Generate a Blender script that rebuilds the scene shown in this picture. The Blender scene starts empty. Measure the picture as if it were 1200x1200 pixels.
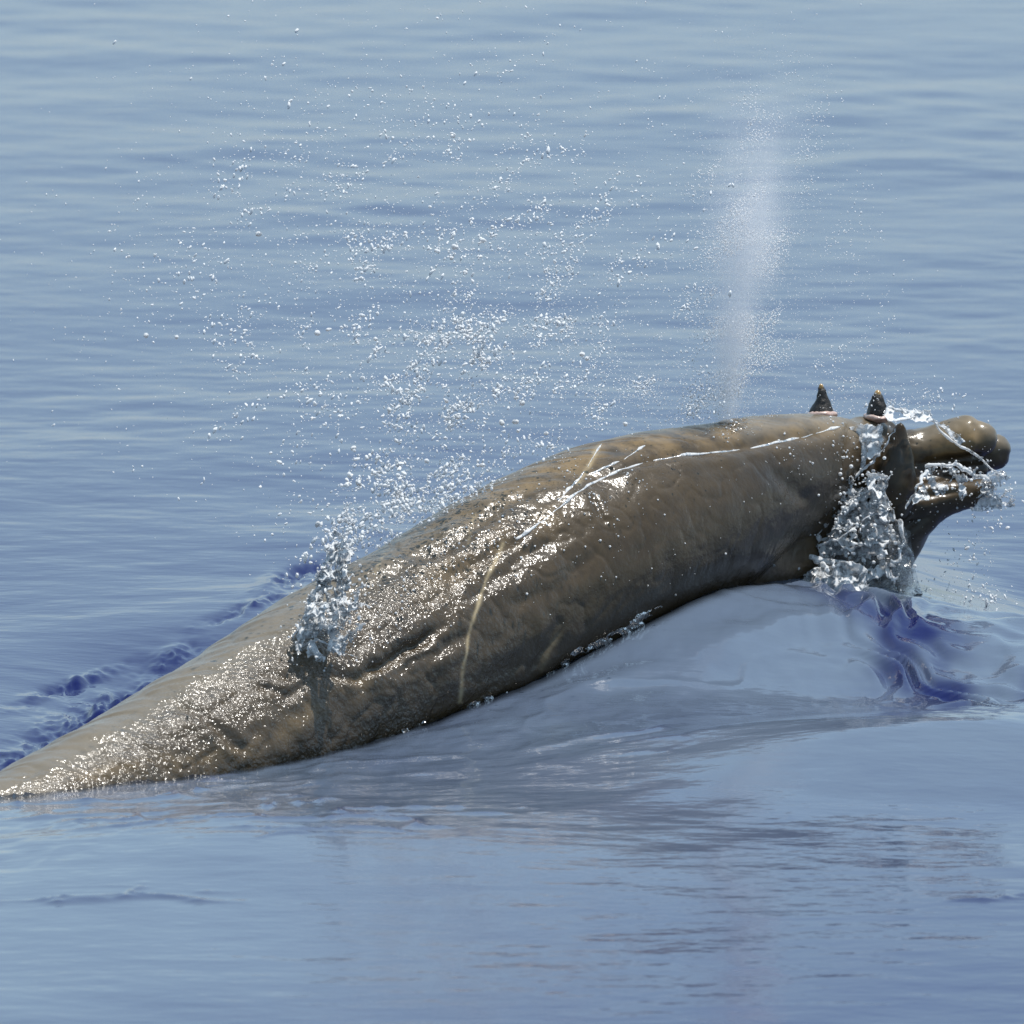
import bpy, bmesh, math, random
import numpy as np
from mathutils import Vector, Matrix
from mathutils.bvhtree import BVHTree

R = math.radians
scene = bpy.context.scene
COL = scene.collection
rng = np.random.default_rng(11)
random.seed(11)

# ------------------------------------------------------------------ camera
PITCH = R(7.5)
DIST = 40.0
CAM = np.array([0.0, -DIST, 0.53 + DIST * math.tan(PITCH)])
TANH = 2.0 / (DIST / math.cos(PITCH))          # frame is 4 m wide at the whale
cam_d = bpy.data.cameras.new('camera')
cam = bpy.data.objects.new('camera', cam_d)
COL.objects.link(cam)
cam.location = CAM
cam.rotation_euler = (math.pi / 2 - PITCH, 0, 0)
cam_d.angle = 2 * math.atan(TANH)
cam_d.clip_start = 0.1
cam_d.clip_end = 20000
cam_d.dof.use_dof = True
cam_d.dof.focus_distance = DIST - 0.4
cam_d.dof.aperture_fstop = 5.6
scene.camera = cam

# ------------------------------------------------------------------ sky and sun
SUN = Vector((0.30, 0.15, 0.94)).normalized()
world = bpy.data.worlds.new('World')
scene.world = world
world.use_nodes = True
wn, wl = world.node_tree.nodes, world.node_tree.links
wn.clear()
wo = wn.new('ShaderNodeOutputWorld')
bg = wn.new('ShaderNodeBackground')
sky = wn.new('ShaderNodeTexSky')
sky.sky_type = 'NISHITA'
sky.sun_disc = False
sky.sun_elevation = math.asin(SUN.z)
sky.sun_rotation = math.atan2(SUN.x, SUN.y)
sky.air_density = 1.0
sky.dust_density = 0.6
sky.ozone_density = 1.0
# broken thin cloud drifting over the blue
wtc = wn.new('ShaderNodeTexCoord')
wmp = wn.new('ShaderNodeMapping')
wmp.inputs['Scale'].default_value = (1.0, 1.0, 3.2)
wno = wn.new('ShaderNodeTexNoise')
wno.inputs['Scale'].default_value = 3.4
wno.inputs['Detail'].default_value = 5
wno.inputs['Roughness'].default_value = 0.55
wrm = wn.new('ShaderNodeValToRGB')
wrm.color_ramp.elements[0].position = 0.47
wrm.color_ramp.elements[1].position = 0.66
wrm.color_ramp.elements[0].color = (0.62, 0.62, 0.62, 1)
wrm.color_ramp.elements[1].color = (0.92, 0.92, 0.92, 1)
wmx = wn.new('ShaderNodeMix')
wmx.data_type = 'RGBA'
wmx.inputs['B'].default_value = (2.75, 3.95, 4.95, 1)
wl.new(wtc.outputs['Generated'], wmp.inputs['Vector'])
wl.new(wmp.outputs['Vector'], wno.inputs['Vector'])
wl.new(wno.outputs['Fac'], wrm.inputs['Fac'])
wl.new(wrm.outputs['Color'], wmx.inputs['Factor'])
wl.new(sky.outputs['Color'], wmx.inputs['A'])
wl.new(wmx.outputs['Result'], bg.inputs['Color'])
wl.new(bg.outputs['Background'], wo.inputs['Surface'])
bg.inputs['Strength'].default_value = 0.15

sun_d = bpy.data.lights.new('sun', 'SUN')
sun_d.energy = 5.0
sun_d.angle = R(0.55)
sun_d.color = (1.0, 0.96, 0.9)
sun = bpy.data.objects.new('sun', sun_d)
COL.objects.link(sun)
sun.rotation_euler = SUN.to_track_quat('Z', 'Y').to_euler()

scene.view_settings.view_transform = 'Standard'
scene.view_settings.look = 'None'
scene.view_settings.exposure = 0.0
scene.view_settings.gamma = 1.0
scene.view_settings.use_curve_mapping = False
scene.cycles.use_denoising = True
scene.cycles.max_bounces = 14
scene.cycles.transmission_bounces = 10
scene.cycles.transparent_max_bounces = 12
scene.cycles.sample_clamp_indirect = 4.0
scene.cycles.caustics_reflective = False
scene.cycles.caustics_refractive = False
scene.cycles.volume_bounces = 3
scene.cycles.volume_step_rate = 2.0

# ------------------------------------------------------------------ helpers
FW = np.array([0, math.cos(PITCH), -math.sin(PITCH)])
UP = np.array([0, math.sin(PITCH), math.cos(PITCH)])
RT = np.array([1.0, 0, 0])


def ray(px, py):
    return FW + (px - 600) / 600 * TANH * RT + (600 - py) / 600 * TANH * UP


def P(px, py, y):
    """world point seen at photo pixel (px, py) at depth y"""
    r = ray(px, py)
    return CAM + r * ((y - CAM[1]) / r[1])


def mpp(y):
    """metres per photo pixel at depth y"""
    return (y - CAM[1]) / math.cos(PITCH) * TANH / 600


def project(V):
    d = V - CAM
    f = d @ FW
    return 600 + (d @ RT) / f / TANH * 600, 600 - (d @ UP) / f / TANH * 600


def ground_at(px, py, z=0.0):
    r = ray(px, py)
    return CAM + r * ((z - CAM[2]) / r[2])


def _hash(ix, iy, iz):
    h = (ix.astype(np.uint32) * np.uint32(374761393) + iy.astype(np.uint32) * np.uint32(668265263)
         + iz.astype(np.uint32) * np.uint32(2246822519))
    h = (h ^ (h >> np.uint32(13))) * np.uint32(1274126177)
    h ^= h >> np.uint32(16)
    return h.astype(np.float32) / np.float32(4294967295.0)


def vnoise(x, y, z):
    x = np.asarray(x, np.float64) + 1000.3; y = np.asarray(y, np.float64) + 1000.7; z = np.asarray(z, np.float64) + 1000.1
    ix, iy, iz = (np.floor(v).astype(np.int64) for v in (x, y, z))
    fx, fy, fz = x - ix, y - iy, z - iz
    fx, fy, fz = (f * f * f * (f * (f * 6 - 15) + 10) for f in (fx, fy, fz))
    out = 0
    for a in (0, 1):
        wx = fx if a else 1 - fx
        for b in (0, 1):
            wy = fy if b else 1 - fy
            for c in (0, 1):
                wz = fz if c else 1 - fz
                out = out + wx * wy * wz * _hash(ix + a, iy + b, iz + c)
    return out * 2 - 1


def fbm(x, y, z, octv=3, gain=0.5):
    s, a, t = 0, 1.0, 0
    for i in range(octv):
        s = s + a * vnoise(x * 2 ** i + 17 * i, y * 2 ** i, z * 2 ** i + 5 * i)
        t += a
        a *= gain
    return s / t


def sstep(a, b, x):
    t = np.clip((x - a) / (b - a), 0, 1)
    return t * t * (3 - 2 * t)


def mesh_from(name, verts, faces, smooth=True):
    """faces: (n,3) or (n,4) int array"""
    me = bpy.data.meshes.new(name)
    verts = np.ascontiguousarray(verts, np.float32)
    faces = np.ascontiguousarray(faces, np.int32)
    n, k = faces.shape
    me.vertices.add(len(verts))
    me.vertices.foreach_set('co', verts.ravel())
    me.loops.add(n * k)
    me.loops.foreach_set('vertex_index', faces.ravel())
    me.polygons.add(n)
    me.polygons.foreach_set('loop_start', np.arange(0, n * k, k, dtype=np.int32))
    me.polygons.foreach_set('loop_total', np.full(n, k, np.int32))
    if smooth:
        me.polygons.foreach_set('use_smooth', np.ones(n, bool))
    me.update(calc_edges=True)
    me.validate()
    return me


def attr(me, name, vals):
    a = me.attributes.new(name, 'FLOAT', 'POINT')
    a.data.foreach_set('value', np.ascontiguousarray(vals, np.float32))


def link(name, me, mat, parent=None, label=None, cat=None, kind=None, group=None):
    o = bpy.data.objects.new(name, me)
    COL.objects.link(o)
    if mat is not None:
        me.materials.clear()
        me.materials.append(mat)
    if parent:
        o.parent = parent
        o.matrix_parent_inverse = Matrix.Translation(-parent.location)
    if label: o['label'] = label
    if cat: o['category'] = cat
    if kind: o['kind'] = kind
    if group: o['group'] = group
    return o


def ico(sub):
    bm = bmesh.new()
    bmesh.ops.create_icosphere(bm, subdivisions=sub, radius=1)
    v = np.array([x.co[:] for x in bm.verts])
    f = np.array([[x.index for x in q.verts] for q in bm.faces])
    bm.free()
    return v, f


ICO1, ICO2, ICO3 = ico(1), ico(2), ico(3)


def spheres(pts, rad, tmpl=ICO2, stretch=None, wob=0.0):
    """many small blobs in one vertex/face pair; stretch = (n,3) vectors lengthening each one"""
    tv, tf = tmpl
    pts = np.asarray(pts, float); rad = np.asarray(rad, float)
    n = len(pts)
    off = np.repeat(tv[None], n, 0)
    if wob:
        off = off * (1 + wob * rng.normal(size=(n, len(tv), 1)))
    off = off * rad[:, None, None]
    if stretch is not None:
        L = np.linalg.norm(stretch, axis=1, keepdims=True) + 1e-9
        d = stretch / L
        k = (off * d[:, None, :]).sum(2, keepdims=True)
        off = off + k * d[:, None, :] * L[:, None, :]
    V = (pts[:, None, :] + off).reshape(-1, 3)
    F = (tf[None] + (np.arange(n) * len(tv))[:, None, None]).reshape(-1, 3)
    return V, F


def tube(path, radii, seg=12, squash=None):
    """closed tube with rounded ends along path"""
    path = np.asarray(path, float); radii = np.asarray(radii, float)
    n = len(path)
    V, F = [], []
    tang = np.gradient(path, axis=0)
    tang /= np.linalg.norm(tang, axis=1, keepdims=True) + 1e-12
    ref = np.array([0, -1.0, 0.15])
    for i in range(n):
        t = tang[i]
        a = np.cross(t, ref); a /= np.linalg.norm(a) + 1e-12
        b = np.cross(a, t)
        for k in range(seg):
            th = 2 * math.pi * k / seg
            V.append(path[i] + radii[i] * (a * math.cos(th) + b * math.sin(th)))
    for i in range(n - 1):
        for k in range(seg):
            k2 = (k + 1) % seg
            q = [i * seg + k, i * seg + k2, (i + 1) * seg + k2, (i + 1) * seg + k]
            F += [[q[0], q[1], q[2]], [q[0], q[2], q[3]]]
    for i, e in ((0, -1), (n - 1, 1)):
        V.append(path[i] + tang[i] * e * radii[i] * 0.7)
        c = len(V) - 1
        for k in range(seg):
            k2 = (k + 1) % seg
            F.append([c, i * seg + k2, i * seg + k] if e < 0 else [c, i * seg + k, i * seg + k2])
    return np.array(V), np.array(F)


def catmull(pts, per=8):
    pts = np.asarray(pts, float)
    p = np.vstack([2 * pts[0] - pts[1], pts, 2 * pts[-1] - pts[-2]])
    out = []
    for i in range(1, len(p) - 2):
        for t in np.linspace(0, 1, per, endpoint=False):
            a, b, c, d = p[i - 1], p[i], p[i + 1], p[i + 2]
            out.append(0.5 * (2 * b + (c - a) * t + (2 * a - 5 * b + 4 * c - d) * t * t + (3 * b - a - 3 * c + d) * t ** 3))
    out.append(pts[-1])
    return np.array(out)


def join(parts):
    V, F, o = [], [], 0
    for v, f in parts:
        V.append(v); F.append(f + o); o += len(v)
    return np.vstack(V), np.vstack(F)


def remesh(V, F, voxel, smooth_it=6, fac=0.5):
    me = mesh_from('tmp', V, F)
    ob = bpy.data.objects.new('tmp', me)
    COL.objects.link(ob)
    m = ob.modifiers.new('r', 'REMESH')
    m.mode = 'VOXEL'
    m.voxel_size = voxel
    m.use_smooth_shade = True
    if smooth_it:
        s = ob.modifiers.new('s', 'SMOOTH')
        s.iterations = smooth_it
        s.factor = fac
    dg = bpy.context.evaluated_depsgraph_get()
    out = bpy.data.meshes.new_from_object(ob.evaluated_get(dg))
    bpy.data.objects.remove(ob)
    bpy.data.meshes.remove(me)
    for p in (out.attributes.get('sharp_face'),):
        if p: out.attributes.remove(p)
    return out


def get_co(me):
    a = np.empty(len(me.vertices) * 3, np.float32)
    me.vertices.foreach_get('co', a)
    return a.reshape(-1, 3).astype(float)


def get_no(me):
    a = np.empty(len(me.vertices) * 3, np.float32)
    me.vertices.foreach_get('normal', a)
    return a.reshape(-1, 3).astype(float)


def set_co(me, V):
    me.vertices.foreach_set('co', np.ascontiguousarray(V, np.float32).ravel())
    me.update()


def poly_dist(px, py, poly):
    """distance in photo pixels to a polyline and the parameter 0..1 along it"""
    poly = np.asarray(poly, float)
    best = np.full(px.shape, 1e9); par = np.zeros(px.shape)
    n = len(poly) - 1
    for i in range(n):
        a, b = poly[i], poly[i + 1]
        d = b - a
        t = np.clip(((px - a[0]) * d[0] + (py - a[1]) * d[1]) / (d @ d), 0, 1)
        q = np.hypot(px - a[0] - t * d[0], py - a[1] - t * d[1])
        m = q < best
        best = np.where(m, q, best)
        par = np.where(m, (i + t) / n, par)
    return best, par


# ------------------------------------------------------------------ material helpers
def new_mat(name):
    m = bpy.data.materials.new(name)
    m.use_nodes = True
    nt = m.node_tree
    return m, nt, nt.nodes, nt.links, nt.nodes['Principled BSDF']


def N(nodes, typ, **kw):
    n = nodes.new(typ)
    for k, v in kw.items():
        if k in n.inputs: n.inputs[k].default_value = v
        else: setattr(n, k, v)
    return n


def obj_noise(nodes, links, scale, stretch=(1, 1, 1), detail=3, rough=0.5):
    tc = nodes.new('ShaderNodeTexCoord')
    mp = nodes.new('ShaderNodeMapping')
    mp.inputs['Scale'].default_value = stretch
    no = nodes.new('ShaderNodeTexNoise')
    no.inputs['Scale'].default_value = scale
    no.inputs['Detail'].default_value = detail
    no.inputs['Roughness'].default_value = rough
    links.new(tc.outputs['Object'], mp.inputs['Vector'])
    links.new(mp.outputs['Vector'], no.inputs['Vector'])
    return no


def math_node(nodes, links, op, a, b=None):
    n = nodes.new('ShaderNodeMath'); n.operation = op
    for i, v in enumerate((a, b)):
        if v is None: continue
        if isinstance(v, (int, float)): n.inputs[i].default_value = v
        else: links.new(v, n.inputs[i])
    return n.outputs[0]


def mix_col(nodes, links, fac, a, b):
    n = nodes.new('ShaderNodeMix'); n.data_type = 'RGBA'
    for key, v in (('Factor', fac), ('A', a), ('B', b)):
        if isinstance(v, (int, float)): n.inputs[key].default_value = v
        elif isinstance(v, tuple): n.inputs[key].default_value = (*v, 1)
        else: links.new(v, n.inputs[key])
    return n.outputs['Result']


def attr_node(nodes, name):
    n = nodes.new('ShaderNodeAttribute'); n.attribute_name = name
    return n.outputs['Fac']


# --- sea water
def sea_material():
    m, nt, nodes, links, b = new_mat('sea_water')
    b.inputs['Base Color'].default_value = (0.002, 0.006, 0.050, 1)
    b.inputs['Roughness'].default_value = 0.035
    b.inputs['IOR'].default_value = 1.333
    links.new(attr_node(nodes, 'film'), b.inputs['Transmission Weight'])
    # sky reflection painted as a paler base colour beside the whale
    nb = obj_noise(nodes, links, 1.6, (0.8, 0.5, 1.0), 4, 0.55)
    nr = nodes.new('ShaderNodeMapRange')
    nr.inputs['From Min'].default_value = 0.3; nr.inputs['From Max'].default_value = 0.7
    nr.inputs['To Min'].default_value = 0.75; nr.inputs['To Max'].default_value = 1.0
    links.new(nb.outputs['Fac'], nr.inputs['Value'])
    fb = math_node(nodes, links, 'MULTIPLY', nr.outputs['Result'], attr_node(nodes, 'sky_lift'))
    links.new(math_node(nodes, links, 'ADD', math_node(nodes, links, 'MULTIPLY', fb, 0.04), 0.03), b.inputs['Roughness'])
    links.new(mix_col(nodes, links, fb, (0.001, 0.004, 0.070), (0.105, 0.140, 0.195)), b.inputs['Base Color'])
    n1 = obj_noise(nodes, links, 5.0, (0.6, 1.0, 1.0), 3)
    n2 = obj_noise(nodes, links, 26.0, (0.5, 1.0, 1.0), 2)
    b1 = nodes.new('ShaderNodeBump'); b1.inputs['Distance'].default_value = 0.007; b1.inputs['Strength'].default_value = 1.0
    b2 = nodes.new('ShaderNodeBump'); b2.inputs['Distance'].default_value = 0.0010; b2.inputs['Strength'].default_value = 1.0
    links.new(n1.outputs['Fac'], b1.inputs['Height'])
    links.new(n2.outputs['Fac'], b2.inputs['Height'])
    links.new(b1.outputs['Normal'], b2.inputs['Normal'])
    links.new(b2.outputs['Normal'], b.inputs['Normal'])
    return m


# --- thin splashing water: clear film with sky glints, part aerated white
def splash_material(name, white, refr=0.12, rough=0.14):
    m, nt, nodes, links, b = new_mat(name)
    nodes.remove(b)
    out = nodes['Material Output']
    n2 = obj_noise(nodes, links, 70, (1, 1, 1), 2)
    bp = nodes.new('ShaderNodeBump'); bp.inputs['Distance'].default_value = 0.006; bp.inputs['Strength'].default_value = 0.9
    links.new(n2.outputs['Fac'], bp.inputs['Height'])
    nrm = bp.outputs['Normal']
    tr = nodes.new('ShaderNodeBsdfTransparent'); tr.inputs['Color'].default_value = (0.97, 0.98, 0.99, 1)
    rf = nodes.new('ShaderNodeBsdfRefraction'); rf.inputs['IOR'].default_value = 1.333; rf.inputs['Roughness'].default_value = 0.02
    gl = nodes.new('ShaderNodeBsdfGlossy'); gl.inputs['Roughness'].default_value = rough
    links.new(nrm, gl.inputs['Normal']); links.new(nrm, rf.inputs['Normal'])
    fr = nodes.new('ShaderNodeFresnel'); fr.inputs['IOR'].default_value = 1.38
    links.new(nrm, fr.inputs['Normal'])
    # foam is a thick mass of tiny drops: it is lit from above whatever way its skin faces
    va = nodes.new('ShaderNodeVectorMath'); va.operation = 'ADD'; va.inputs[1].default_value = (0.1, -0.1, 1.1)
    vn = nodes.new('ShaderNodeVectorMath'); vn.operation = 'NORMALIZE'
    links.new(nrm, va.inputs[0]); links.new(va.outputs[0], vn.inputs[0])
    df = nodes.new('ShaderNodeBsdfDiffuse'); df.inputs['Color'].default_value = (0.93, 0.95, 0.97, 1)
    tl = nodes.new('ShaderNodeBsdfTranslucent'); tl.inputs['Color'].default_value = (0.93, 0.95, 0.97, 1)
    links.new(vn.outputs[0], df.inputs['Normal'])

    def mix(fac, a, c):
        n = nodes.new('ShaderNodeMixShader')
        if isinstance(fac, float): n.inputs[0].default_value = fac
        else: links.new(fac, n.inputs[0])
        links.new(a, n.inputs[1]); links.new(c, n.inputs[2])
        return n.outputs[0]
    body = mix(refr, tr.outputs[0], rf.outputs[0])
    clear = mix(fr.outputs[0], body, gl.outputs[0])
    milk = mix(0.45, df.outputs[0], tl.outputs[0])
    no = obj_noise(nodes, links, 26, (1, 1, 1), 5, 0.7)
    rp = nodes.new('ShaderNodeMapRange')
    mid = 0.72 - 0.42 * white
    rp.inputs['From Min'].default_value = mid - 0.07; rp.inputs['From Max'].default_value = mid + 0.07
    rp.inputs['To Min'].default_value = 0.04 if white < 0.9 else 0.75; rp.inputs['To Max'].default_value = 0.95
    links.new(no.outputs['Fac'], rp.inputs['Value'])
    links.new(mix(rp.outputs['Result'], clear, milk), out.inputs['Surface'])
    return m


# --- whale skin
def skin_material():
    m, nt, nodes, links, b = new_mat('wet_whale_skin')
    n_big = obj_noise(nodes, links, 2.6, (1, 1, 1), 5, 0.6)
    n_mid = obj_noise(nodes, links, 11, (1, 1, 1.4), 5, 0.65)
    base = mix_col(nodes, links, n_big.outputs['Fac'], (0.032, 0.020, 0.0078), (0.092, 0.063, 0.031))
    spots = nodes.new('ShaderNodeMapRange')
    spots.inputs['From Min'].default_value = 0.42; spots.inputs['From Max'].default_value = 0.68
    links.new(n_mid.outputs['Fac'], spots.inputs['Value'])
    base = mix_col(nodes, links, math_node(nodes, links, 'MULTIPLY', spots.outputs['Result'], 0.55), base, (0.028, 0.018, 0.008))
    # ochre algae film
    n_och = obj_noise(nodes, links, 7, (1, 1, 1), 4, 0.6)
    och = nodes.new('ShaderNodeMapRange')
    och.inputs['From Min'].default_value = 0.38; och.inputs['From Max'].default_value = 0.62
    links.new(n_och.outputs['Fac'], och.inputs['Value'])
    f = math_node(nodes, links, 'MULTIPLY', och.outputs['Result'], attr_node(nodes, 'ochre'))
    base = mix_col(nodes, links, f, base, (0.29, 0.19, 0.08))
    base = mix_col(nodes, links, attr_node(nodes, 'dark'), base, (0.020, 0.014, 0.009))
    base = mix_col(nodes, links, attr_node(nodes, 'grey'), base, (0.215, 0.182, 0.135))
    base = mix_col(nodes, links, attr_node(nodes, 'scar'), base, (0.46, 0.36, 0.21))
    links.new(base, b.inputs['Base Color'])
    b.inputs['Roughness'].default_value = 0.42
    b.inputs['IOR'].default_value = 1.4
    b.inputs['Specular IOR Level'].default_value = 0.12
    links.new(math_node(nodes, links, 'ADD', math_node(nodes, links, 'MULTIPLY', attr_node(nodes, 'rough'), 1.4), 0.5), b.inputs['Coat Weight'])
    b.inputs['Coat Roughness'].default_value = 0.19
    b.inputs['Coat IOR'].default_value = 1.45
    rough = attr_node(nodes, 'rough')
    v = obj_noise(nodes, links, 50, (1, 1, 1), 2.0, 0.5)
    w = obj_noise(nodes, links, 22, (1, 1, 1), 2, 0.5)
    film = nodes.new('ShaderNodeBump'); film.inputs['Distance'].default_value = 0.030     # beaded water film
    links.new(rough, film.inputs['Strength']); links.new(v.outputs['Fac'], film.inputs['Height'])
    skin = nodes.new('ShaderNodeBump'); skin.inputs['Distance'].default_value = 0.004     # the skin under it is smoother
    links.new(math_node(nodes, links, 'ADD', rough, 0.1), skin.inputs['Strength']); links.new(w.outputs['Fac'], skin.inputs['Height'])
    links.new(skin.outputs['Normal'], b.inputs['Normal'])
    links.new(skin.outputs['Normal'], film.inputs['Normal'])
    links.new(film.outputs['Normal'], b.inputs['Coat Normal'])
    return m


def plain_material(name, c1, c2, scale, rough, bump=0.002, coat=0.5):
    m, nt, nodes, links, b = new_mat(name)
    no = obj_noise(nodes, links, scale, (1, 1, 1), 4, 0.6)
    links.new(mix_col(nodes, links, no.outputs['Fac'], c1, c2), b.inputs['Base Color'])
    b.inputs['Roughness'].default_value = rough
    b.inputs['Coat Weight'].default_value = coat
    b.inputs['Coat Roughness'].default_value = 0.1
    bp = nodes.new('ShaderNodeBump'); bp.inputs['Distance'].default_value = bump
    links.new(no.outputs['Fac'], bp.inputs['Height'])
    links.new(bp.outputs['Normal'], b.inputs['Normal'])
    return m


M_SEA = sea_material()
M_SPLASH = splash_material('splash_water', 0.62)
M_CLEAR = splash_material('clear_water', 0.16, 0.25)
M_SPRAY = splash_material('spray_water', 1.0, 0.15)
M_SKIN = skin_material()
M_TOOTH = plain_material('dark_tooth', (0.006, 0.005, 0.004), (0.022, 0.016, 0.011), 60, 0.5, 0.006, 0.15)
M_TIP = plain_material('amber_tooth_tip', (0.30, 0.15, 0.03), (0.45, 0.30, 0.12), 70, 0.4)
M_GUM = plain_material('pink_gum', (0.22, 0.07, 0.05), (0.75, 0.62, 0.54), 38, 0.4)

# ------------------------------------------------------------------ whale body shape
def axis_y(px):
    return -3.2 + px / 1000 * 3.9


# (pixel x, pixel y, radius in pixels, extra depth)
SPINE = [(-420, 1230, 38, 0), (-300, 1160, 56, 0), (-150, 1082, 74, 0), (0, 1005, 89, 0), (147, 936, 100, 0), (250, 884, 109, 0),
         (355, 826, 118, 0), (432, 786, 123, 0), (509, 750, 126, 0), (585, 706, 128, 0), (657, 668, 127, 0),
         (735, 632, 121, 0), (812, 604, 107, 0), (870, 577, 88, 0), (915, 558, 74, 0), (958, 545, 60, 0),
         (1000, 540, 48, -.02)]
BEAK = [(985, 535, 40, 0.0), (1012, 524, 34, 0.02), (1045, 531, 27, 0.05), (1085, 529, 27, 0.08), (1110, 520, 27, 0.10), (1136, 516, 30, 0.12), (1148, 515, 22, 0.12)]
LOBE = [(1075, 545, 16, 0.16), (1115, 543, 17, 0.2), (1150, 536, 20, 0.24), (1163, 529, 23, 0.26), (1166, 535, 18, 0.26)]
LUMP = [(985, 530, 30, 0.0), (1010, 512, 24, 0.03), (1026, 506, 20, 0.06), (1040, 514, 18, 0.08)]
PEAK = [(1040, 578, 36, -0.20), (1045, 556, 32, -0.22), (1049, 536, 24, -0.22), (1053, 516, 13, -0.22), (1055, 500, 6, -0.22)]
JAW = [(1155, 572, 10, -0.06), (1138, 578, 17, -0.06), (1112, 582, 22, -0.06), (1080, 592, 32, -0.07), (1048, 615, 44, -0.06),
       (1018, 655, 52, -0.04), (1000, 710, 60, 0.0), (985, 780, 70, 0.0)]
BELLY = [(770, 650, 88, 0.0), (830, 650, 74, 0.02), (890, 648, 62, 0.04), (950, 650, 56, 0.04), (1005, 660, 52, 0.0)]
MOUTH = [(1050, 556, 16, 0.0), (1085, 555, 14, 0.02), (1120, 553, 12, 0.04), (1150, 550, 10, 0.08)]
THROAT = [(905, 590, 60, 0.0), (960, 590, 48, -0.02), (1010, 590, 40, -0.06), (1045, 592, 34, -0.08)]


def chain(ctrl, per=6, seg=40):
    pts, rad = [], []
    for (px, py, r, dy) in ctrl:
        y = axis_y(min(px, 1020)) + dy
        pts.append(P(px, py, y)); rad.append(r * mpp(y))
    q = catmull(np.column_stack([np.array(pts), rad]), per)
    return q[:, :3], np.maximum(q[:, 3], 0.003)


spine_p, spine_r = chain(SPINE)
parts = []
for c in (SPINE, BEAK, LOBE, LUMP, PEAK, JAW, THROAT, MOUTH, BELLY):
    p_, r_ = chain(c)
    parts.append(tube(p_, r_, 56 if c is SPINE else 32))
    # rounded ends
    parts.append(spheres([p_[0], p_[-1]], [r_[0] * 0.98, r_[-1] * 0.98], ICO3))
bv, bf = join(parts)
body_me = remesh(bv, bf, 0.0085, 14, 0.5)
V = get_co(body_me)
NO = get_no(body_me)
px, py = project(V)
near = sstep(0.15, -0.25, NO[:, 1])                  # the flank turned to the photographer's side
D = ((V[:, None, 0:3:2] - spine_p[None, ::3, 0:3:2]) ** 2).sum(2)
idx = D.argmin(1) * 3
del D
rel = V - spine_p[idx]
ang = np.arctan2(rel[:, 2], -rel[:, 1])
along = px / 300.0
leftness = sstep(820, 480, px)
trunk = sstep(1010, 900, px)

disp = np.zeros(len(V))
# loose skin: folds running along the body, stronger toward the tail
sk = -0.52
ux = V[:, 0] * math.cos(sk) - V[:, 2] * math.sin(sk)
uz = V[:, 0] * math.sin(sk) + V[:, 2] * math.cos(sk)
fold = fbm(ux * 1.7, uz * 8.0, V[:, 1] * 8.0, 3)
disp += (0.004 + 0.009 * leftness) * fold * trunk
ridg = 1 - np.abs(fbm(ux * 2.6 + 9, uz * 9.0, V[:, 1] * 9.0, 2)) * 2.2
disp -= 0.006 * np.clip(ridg, 0, 1) ** 3 * (0.45 + 0.6 * leftness) * trunk
disp += 0.0014 * fbm(V[:, 0] * 26, V[:, 1] * 26, V[:, 2] * 26, 2) * (0.15 + leftness) * trunk
disp += 0.006 * fbm(V[:, 0] * 5, V[:, 1] * 5, V[:, 2] * 5, 2)
disp += 0.006 * sstep(960, 1010, px) * fbm(V[:, 0] * 16, V[:, 1] * 16, V[:, 2] * 16, 3)

# creases seen on the near flank: (polyline, depth m, width px)
CREASES = [
    ([(418, 790), (450, 778), (485, 758), (520, 735)], .028, 7),
    ([(440, 800), (500, 770), (560, 735)], .012, 6),
    ([(300, 800), (335, 815), (360, 800)], .012, 5),
    ([(230, 835), (262, 862), (290, 880)], .014, 5),
    ([(300, 782), (330, 792), (380, 790)], .012, 5),
    ([(340, 770), (390, 790), (430, 795)], .014, 6),
    ([(205, 825), (250, 838)], .008, 4),
    ([(520, 680), (570, 655), (620, 630)], .012, 7),
    ([(560, 690), (610, 655), (660, 630)], .010, 8),
    ([(590, 715), (650, 690), (705, 640)], .008, 9),
    ([(560, 800), (600, 780), (640, 745)], .012, 9),
    ([(620, 790), (640, 760), (660, 720)], .010, 7),
    ([(470, 655), (520, 640), (580, 600), (640, 565)], .012, 6),
    ([(430, 690), (480, 660), (540, 640)], .010, 6),
    ([(690, 575), (705, 600), (715, 615)], .010, 4),
    ([(700, 560), (760, 538), (850, 525), (940, 512), (985, 502)], .010, 5),
    ([(995, 490), (996, 520), (990, 560)], .014, 5),
    ([(900, 545), (930, 570), (950, 590)], .012, 9),
    ([(1060, 520), (1062, 545)], .012, 6),
    ([(1080, 545), (1110, 538), (1160, 536)], .018, 6),
    ([(1075, 512), (1095, 506), (1110, 500)], .006, 4),
    ([(1010, 500), (1030, 506), (1044, 520)], .012, 4),
    ([(1060, 585), (1090, 580), (1130, 574)], .008, 4),
    ([(1050, 620), (1075, 612), (1110, 596)], .008, 5),
    ([(1040, 650), (1060, 625), (1080, 605)], .008, 5),
]
wob1 = 4.5 * fbm(V[:, 0] * 9, V[:, 1] * 9, V[:, 2] * 9, 2)
wob2 = 4.5 * fbm(V[:, 0] * 9 + 40, V[:, 1] * 9, V[:, 2] * 9, 2)
for poly, dep, wid in CREASES:
    d, t = poly_dist(px + wob1, py + wob2, poly)
    endf = sstep(0, 0.2, t) * sstep(1, 0.8, t)
    disp -= near * dep * np.exp(-(d / wid) ** 2) * (0.25 + 0.75 * endf)
    disp += near * 0.35 * dep * np.exp(-((d - 2.4 * wid) / (1.3 * wid)) ** 2) * endf

# blowhole: a low cluster of lumps and a slit just behind the head
bd = np.hypot((px - 858) / 24, (py - 500) / 9)
disp += 0.012 * np.exp(-bd ** 2) * fbm(V[:, 0] * 55, V[:, 1] * 55, V[:, 2] * 55, 2)

V2 = V + NO * disp[:, None]
set_co(body_me, V2)

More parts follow.
